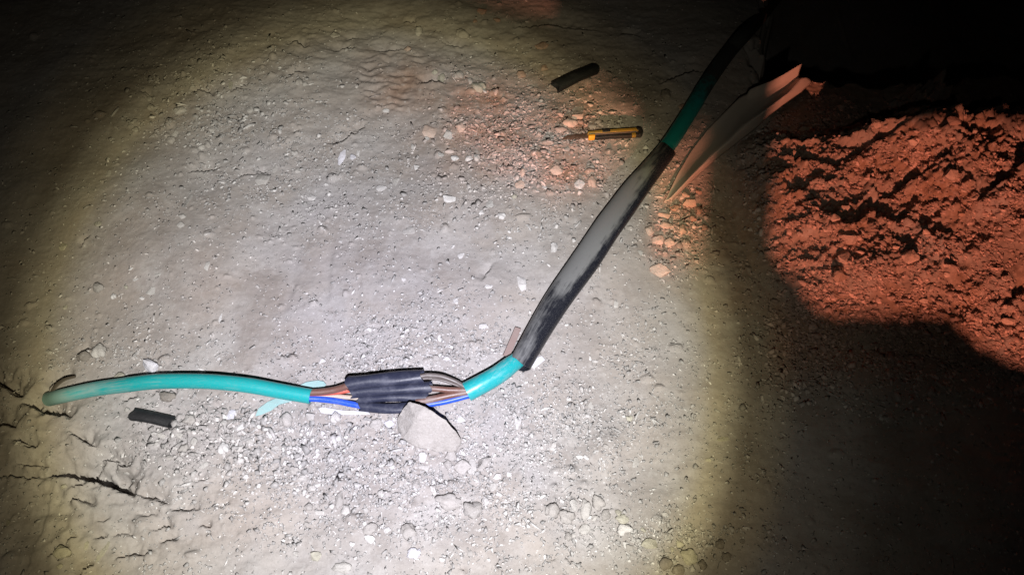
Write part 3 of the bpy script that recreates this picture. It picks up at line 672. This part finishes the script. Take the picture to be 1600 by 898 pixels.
# px, py, width, height (photo pixels), tone, shape a(ngular) r(ound) f(lake)
ST = '''281 174 24 14 p a;210 190 13 12 p a;212 203 11 10 p r;273 210 13 8 p f;267 219 14 11 s r;233 155 12 8 p a;236 168 11 9 s r;315 231 11 10 p r;324 226 10 14 s r;169 272 11 8 p f;332 202 14 8 p f;390 172 16 12 p r;307 192 9 16 s f;362 130 9 16 o f;390 111 12 10 p a
525 57 20 14 p r;654 50 12 17 p r;414 137 13 11 p r;468 129 12 11 s r;477 132 10 10 p r;755 19 22 12 r a;743 34 9 9 r a;776 32 14 9 r a;722 54 20 14 s r;638 78 14 10 k a;603 174 13 8 w r;534 246 12 26 l f;552 246 12 14 l a;410 279 36 20 p f;463 228 16 10 s f;460 240 11 10 p r;717 118 16 12 s r;748 138 22 18 o r;735 128 11 12 p r;700 212 16 20 p a;688 241 14 8 p f;710 248 16 11 w a;732 249 14 10 w a;745 247 10 12 p r;645 229 7 12 p a;667 216 10 10 p a;650 261 12 10 w f;595 294 20 10 w f;465 268 11 9 p a;430 265 8 14 p f;498 262 14 7 s f;670 205 36 18 k f;720 200 16 14 k r;680 114 12 10 o a;690 122 12 12 o r;757 143 8 9 w a;619 285 12 12 p f;560 240 8 13 w f
847 72 26 16 r a;814 118 18 15 r a;850 108 14 12 r a;905 183 26 13 k a;890 193 22 14 k r;925 197 20 10 k f;905 289 20 18 w a;817 270 10 16 k a;852 293 12 6 w f;978 128 9 10 s a;960 113 7 12 s f;1040 148 16 18 d r;1066 167 14 12 r a;813 290 18 12 k f;925 285 14 18 k r;870 268 22 16 k f
1315 168 14 9 k a;1358 207 22 13 k f;1427 222 14 9 k r;1423 140 15 9 k f;1422 159 14 8 k f;1445 146 8 8 k a;1466 145 8 6 k a;1478 148 9 7 k a;1497 151 12 8 k f;1478 165 8 8 k a;1477 115 13 8 k a;1493 123 9 7 k r;1510 233 20 12 k f;1485 274 19 20 k a;1506 296 13 12 k a;1480 200 26 16 r a;1544 196 22 16 r a;1440 195 16 12 k a;1462 204 14 10 k a;1255 205 20 14 h a;1282 256 12 7 k f;1240 240 14 10 h a;1520 210 14 9 k a
154 450 16 14 s r;294 314 14 20 p f;99 385 18 10 o f;153 350 14 10 o a;178 463 9 8 w r;205 420 8 7 w a;198 449 9 9 o a;212 437 9 5 w f;222 466 9 7 w a;102 480 9 8 o a;156 549 21 20 p r;131 557 20 14 d r;239 573 38 28 l a;188 588 16 12 o r;324 417 12 14 p f;342 560 7 7 w r;247 429 14 5 p f;345 497 6 13 w f;283 352 13 9 p f;236 455 16 10 p f
487 308 22 10 w f;700 310 28 13 w f;766 320 14 15 p f;752 333 10 9 w r;784 338 12 10 w r;721 400 13 8 w f;763 447 19 7 w f;713 471 10 13 w f;755 510 18 10 w a;630 437 10 5 w f;687 528 7 14 w f;505 563 12 9 w a;577 515 10 8 w a;533 378 8 5 w f;640 362 24 12 p f;708 385 10 8 w r;697 560 12 8 w r
865 388 15 20 w a;814 441 22 26 w f;1030 423 38 22 k a;1046 380 20 19 k a;1066 360 16 19 k a;1040 338 28 13 k a;1042 353 28 14 k a;1077 318 24 18 k a;1015 361 14 13 k r;1082 342 14 12 r a;1055 325 20 14 r a;1070 305 18 14 k a;1092 330 12 14 r a;1028 375 20 14 k r;962 474 10 14 p f;1100 356 12 12 r a;1000 395 10 8 p f;1090 300 14 12 r a;980 480 8 6 p a
1325 373 34 23 k a;1320 403 28 23 k a;1420 405 32 24 k a;1310 431 30 26 h a;1397 387 14 12 k a;1303 342 18 16 k a;1318 328 20 14 k a;1290 357 18 10 k f;1357 432 11 10 k a;1452 449 16 16 k a;1480 429 12 9 k a;1446 363 12 9 k a;1480 416 14 10 k a;1570 435 14 10 k a;1365 350 18 8 k f;1426 372 13 10 k a;1576 502 26 14 k a;1346 363 10 8 k a;1345 418 8 7 k r;1372 374 14 9 k a;1248 366 14 10 k a;1213 378 12 9 k a;1240 395 10 7 k f;1385 372 12 8 h a;1442 470 14 10 k a;1467 470 10 9 k a;1270 425 9 8 k a;1525 450 12 9 h a;1500 335 14 9 h a;1405 305 16 10 h a;1340 300 16 12 h a
362 651 17 24 l f;350 700 18 16 w r;376 668 14 11 w a;296 655 20 16 s r;280 681 14 10 p a;97 863 26 16 o r;94 884 11 8 o a;162 858 13 30 o f;375 700 14 12 p a;253 680 16 10 p f;287 700 16 12 s r;265 715 14 10 s a;303 690 14 12 p r;318 726 16 9 p f;390 690 14 10 p a;262 620 26 14 d r;200 640 11 9 p a;350 660 10 10 p a;135 850 10 16 o f;100 760 11 8 o a;12 816 12 7 o f;385 745 12 8 w f
660 715 17 19 w a;705 711 20 24 s a;722 730 32 22 s a;738 730 17 26 p f;757 722 24 30 s a;540 797 14 17 p r;577 842 22 13 w a;578 826 24 16 s r;638 829 25 20 s r;605 828 14 10 w a;647 864 22 16 l r;692 874 14 9 w a;493 869 22 16 o a;535 886 32 14 p r;702 784 40 20 s r;738 796 30 24 s r;777 745 15 11 w r;779 772 13 11 w a;760 782 13 16 w a;588 662 20 15 s r;608 662 20 12 l a;525 652 17 16 p r;447 656 20 20 s r;487 651 20 18 p a;721 655 16 14 w a;600 744 20 9 s f;530 781 13 22 s r;487 763 14 12 p a;472 747 16 10 p a;548 713 12 9 w a;505 676 10 8 w r;613 729 9 9 w a;664 731 22 10 p f;595 770 14 10 p a;430 700 14 8 p r;460 735 14 12 s r;640 690 12 8 s a;795 740 12 8 w f;700 725 12 12 s r;770 760 12 14 p f;482 792 14 10 s r;550 850 9 7 w r;462 865 12 8 p a;735 865 14 10 s f;498 800 20 10 p f;630 660 12 20 s a
863 797 22 19 s r;886 808 24 19 s r;896 790 15 22 p r;915 797 17 26 p r;914 826 24 16 p r;935 785 19 21 s r;929 808 12 12 p a;877 782 9 11 w a;993 723 17 14 p f;966 801 12 12 o a;973 811 20 12 o r;976 827 24 15 w r;1014 850 32 18 o a;1004 827 12 10 o a;1062 849 14 13 o a;1050 858 8 10 o a;1077 870 26 20 o r;1131 686 24 8 o f;808 660 14 19 w f;915 714 13 11 w a;864 698 13 11 p f;1107 719 14 6 o f;1098 882 13 12 d r;946 805 18 20 s a;888 838 12 12 s r;985 855 16 12 s a;1040 880 20 16 d r;1060 890 20 14 d r;895 835 10 7 p f;918 650 10 7 w a;905 715 14 8 w f;985 770 8 9 p a;1125 850 14 12 d r;1135 870 16 12 d r;1160 845 10 8 d a'''
LM = [(120, 800, 'by the cracks at lower left'), (240, 650, 'around the flattened black offcut'), (170, 560, 'just above the left end of the green cable'), (170, 430, 'at the left edge of the torchlight'),
      (270, 190, 'at the upper left of the torchlight'), (440, 160, 'on the crusty soil at upper left'), (440, 270, 'on the dusty soil above the middle'), (700, 230, 'in the gravel left of the knife'),
      (700, 110, 'on the soil right of the tyre print'), (560, 40, 'at the dim top edge'), (770, 25, 'in the dark top middle'), (840, 100, 'left of the upper black offcut'), (900, 188, 'right above the knife blade'),
      (890, 285, 'between the knife and black tube'), (650, 330, 'on the bare soil above the splice'), (730, 440, 'on the soil left of the black tube'), (580, 530, 'just above the black splice sleeves'),
      (1060, 350, 'below the pointed end of the curled sheet'), (970, 470, 'right of the black tube'), (1040, 150, 'in the dark beside the upper green cable'), (1470, 135, 'on the dark rubble behind the soil heap'),
      (1260, 230, 'on the upper left of the soil heap'), (1470, 230, 'on the upper right of the soil heap'), (1310, 370, 'on the left side of the soil heap'), (1430, 400, 'in the middle of the soil heap'), (1560, 460, 'at the right of the soil heap'),
      (360, 680, 'in the rubble right of the flattened offcut'), (470, 660, 'below the stripped green cable end'), (600, 670, 'left of the big rock'), (720, 725, 'right below the big rock'), (500, 770, 'in the gravel lower left of the big rock'),
      (580, 850, 'at the bottom middle'), (740, 790, 'on the ground below the big rock'), (900, 810, 'in the pebble cluster at the bottom'), (1010, 840, 'at the lower right of the torchlight'), (940, 710, 'around the buried lump at lower right'), (1120, 700, 'at the right edge of the torchlight'), (1120, 860, 'in the shade at bottom right'), (830, 650, 'in the grit right of the big rock')]
specs = []
for line in ST.replace('\n', ';').split(';'):
    a = line.split(); specs.append([float(a[0]), float(a[1]), float(a[2]), float(a[3]), a[4], 'a' if a[5] == 'r' and a[4] in 'pw' and len(specs) % 2 else a[5]])
rs = random.Random(5)
def clear_of_things(px, py):
    if 60 < px < 500 and 575 < py < 632: return False
    if 480 < px < 745 and 570 < py < 712: return False
    if 180 < px < 290 and 630 < py < 675: return False
    if 870 < px < 1010 and 190 < py < 225: return False
    x = px - (812 + (569 - py) * .69)
    if py < 640 and -60 < x < 60 and px > 720: return False
    if 1030 < px < 1280 and 100 < py < 325 and abs((px - 1150) * .9 + (py - 210)) < 60: return False
    return True
tries = 0; want = 300 - len(specs)
while want > 0 and tries < 20000:
    tries += 1
    px, py = rs.uniform(20, 1590), rs.uniform(10, 890)
    dens = float(gritmap(px, py)) * .8
    if px > 1200: dens = .45 if 180 < py < 560 else 0
    if rs.random() > dens or not clear_of_things(px, py): continue
    sz = rs.uniform(9.5, 14)
    if any(abs(q[0] - px) < (q[2] + sz) * .55 and abs(q[1] - py) < (q[3] + sz) * .55 for q in specs): continue
    heap = px > 1200
    specs.append([px, py, sz, sz * rs.uniform(.55, .85), rs.choice('hkkr') if heap else rs.choice('sspppwo'), rs.choice('aaf' if heap else 'araf')]); want -= 1
recs = []
for i, (px, py, wpx, hpx, tone, shp) in enumerate(specs):
    S = mm_scale(px, py); r_ = ray(px, py); cosb = -r_.z / r_.length
    a = wpx / S; kind = {'a': 'angular', 'r': 'round', 'f': 'flake'}[shp]
    b = hpx / S * (1.25 if shp == 'f' else 1.0) / (cosb if shp == 'f' else .9)
    hz = min(a, b) * {'a': .75, 'r': .70, 'f': .30}[shp]
    if px > 1190: hz *= 1.35
    p = on(px, py, hz * .12)
    nm = {'a': 'stone', 'r': 'pebble', 'f': 'flat_stone'}[shp]
    if tone in 'hr': nm = 'clod'
    o = link(nm, KINDS[kind][i % 6], STONE)
    sink = {'a': .16, 'r': .20, 'f': .05}[shp] * hz
    o.location = (p.x, p.y, surf(p.x, p.y) + hz * .5 - sink - hz * .12)
    rot = rs.choice((0, math.pi)) + rs.uniform(-.25, .25)
    o.rotation_euler = (rs.uniform(-.15, .15), rs.uniform(-.15, .15), rot)
    o.scale = (a, b, hz)
    c = TONE[tone]; j = rs.uniform(.88, 1.1); o.color = (c[0] * j, c[1] * j, c[2] * j, 1)
    zone = min(LM, key=lambda q: (q[0] - px) ** 2 + ((q[1] - py) * 1.3) ** 2)[2]
    size = 'large' if wpx * hpx > 520 else 'mid-sized' if wpx * hpx > 210 else 'small' if wpx * hpx > 90 else 'tiny'
    recs.append((px, o, size, TWORD[tone], {'stone': 'stone', 'pebble': 'pebble', 'flat_stone': 'flat stone', 'clod': 'clod'}[nm], zone))
ORD = ['leftmost', 'second from left', 'third from left', 'fourth from left', 'fifth from left', 'sixth from left', 'seventh from left', 'eighth from left', 'ninth from left', 'tenth from left', 'eleventh from left', 'twelfth from left']
by = {}
for r_ in recs: by.setdefault(r_[2:], []).append(r_)
for key, lst in by.items():
    lst.sort(key=lambda q: q[0])
    size, tw, kw, zone = key
    for n_, (px, o, *_r) in enumerate(lst):
        lab = f'{size} {tw} {kw} {zone}'
        if len(lst) > 1: lab += f', {ORD[min(n_, 11)]}' + (' of two' if len(lst) == 2 and n_ == 0 else '')
        tag(o, lab, {'flat stone': 'stone'}.get(kw, kw), 'loose stones ' + zone)

# ------------------------------------------------------------------ gravel: small chips nobody could count
def chips(n_want, name):
    base = []
    for i in range(8):
        r = np.random.default_rng(900 + i); p = r.normal(size=(9, 3)); p /= np.linalg.norm(p, axis=1)[:, None]; p *= .5; p[:, 2] *= .7
        me = hull('c', [tuple(v) for v in p]); bm = bmesh.new(); bm.from_mesh(me); bmesh.ops.triangulate(bm, faces=bm.faces[:])
        bm.verts.ensure_lookup_table(); base.append((np.array([v.co for v in bm.verts]), np.array([[v.index for v in f.verts] for f in bm.faces]))); bm.free(); bpy.data.meshes.remove(me)
    V, F, T = [], [], []; off = 0; r = np.random.default_rng(31)
    M = n_want * 9
    px = r.uniform(-20, 1620, M); py = r.uniform(-10, 905, M)
    dens = gritmap(px, py) * .9
    wx = at(0, 0)
    heapm = r.random(M) < smooth(1130, 1250, px) * smooth(680, 540, py) * smooth(140, 185, py)
    dens = np.where(heapm, .75, np.where(px > 1185, .10 + .1 * smooth(1300, 1185, px), dens))
    dens = dens * (.35 + 1.5 * np.clip(fbm(px / 60, py / 45, 3, 19) + .35, 0, 1))
    keep = np.nonzero(r.random(M) < dens)[0][:n_want]
    px, py, heapm = px[keep], py[keep], heapm[keep]
    c_, s_ = math.cos(TILT), math.sin(TILT)
    ra, rb = (px - 800) / FPX, (449 - py) / FPX; ry, rz = rb * c_ + s_, rb * s_ - c_
    z = np.zeros(len(px))
    for _ in range(3):
        t = (z - CAM.z) / rz; x, y = ra * t, ry * t; z = vsurf(x, y)
    rdn = redness(x, y); big = .75 * np.exp(-((px - 850) / 150) ** 2 - ((py - 220) / 90) ** 2) + .9 * np.exp(-((px - 1065) / 55) ** 2 - ((py - 350) / 60) ** 2) + .5 * np.exp(-((px - 340) / 130) ** 2 - ((py - 160) / 90) ** 2) + .5 * np.exp(-((px - 400) / 150) ** 2 - ((py - 690) / 50) ** 2)
    for i in range(len(px)):
        u = r.random(8)
        s = .0022 + .0038 * u[0] ** 2 + (.0062 * u[2] if u[1] < .20 else 0)
        if heapm[i]: s *= 1.6
        elif big[i] > u[3]: s = s * 1.5 + .002 * u[6]
        st_ = 2.0 if u[6] > .92 and not heapm[i] else 1.0
        v, f = base[int(u[3] * 8)]
        a = u[4] * 6.283; c_, s_ = math.cos(a), math.sin(a)
        q = v * np.array([s * (.9 + .8 * u[5]) * st_, s * (1.0 if st_ == 1 else .6), s * (.35 + .35 * u[6])])
        q = np.stack([q[:, 0] * c_ - q[:, 1] * s_ + x[i], q[:, 0] * s_ + q[:, 1] * c_ + y[i], q[:, 2] + z[i] + s * .04], 1)
        V.append(q); F.append(f + off); off += len(v)
        g = (.32, .35, .39, .45, .54, .66)[min(int(u[7] ** 1.25 * 6), 5)]
        wm = .04 + .42 * rdn[i]
        T.append(np.tile([g, g * (1 - wm * .75), g * (1 - wm) , 1.0], (len(v), 1)))
    V = np.concatenate(V); F = np.concatenate(F); T = np.concatenate(T)
    me = bpy.data.meshes.new(name); me.vertices.add(len(V)); me.vertices.foreach_set('co', V.astype(np.float32).ravel())
    me.loops.add(F.size); me.loops.foreach_set('vertex_index', F.astype(np.int32).ravel())
    me.polygons.add(len(F)); me.polygons.foreach_set('loop_start', np.arange(0, F.size, 3, dtype=np.int32)); me.polygons.foreach_set('loop_total', np.full(len(F), 3, dtype=np.int32))
    me.update(calc_edges=True)
    A_ = me.attributes.new('tint', 'FLOAT_COLOR', 'POINT'); A_.data.foreach_set('color', T.astype(np.float32).ravel())
    return link(name, me, GRAVEL)
tag(chips(56000, 'gravel'), 'fine pale gravel and stone chips strewn over the soil', 'gravel', kind='stuff')
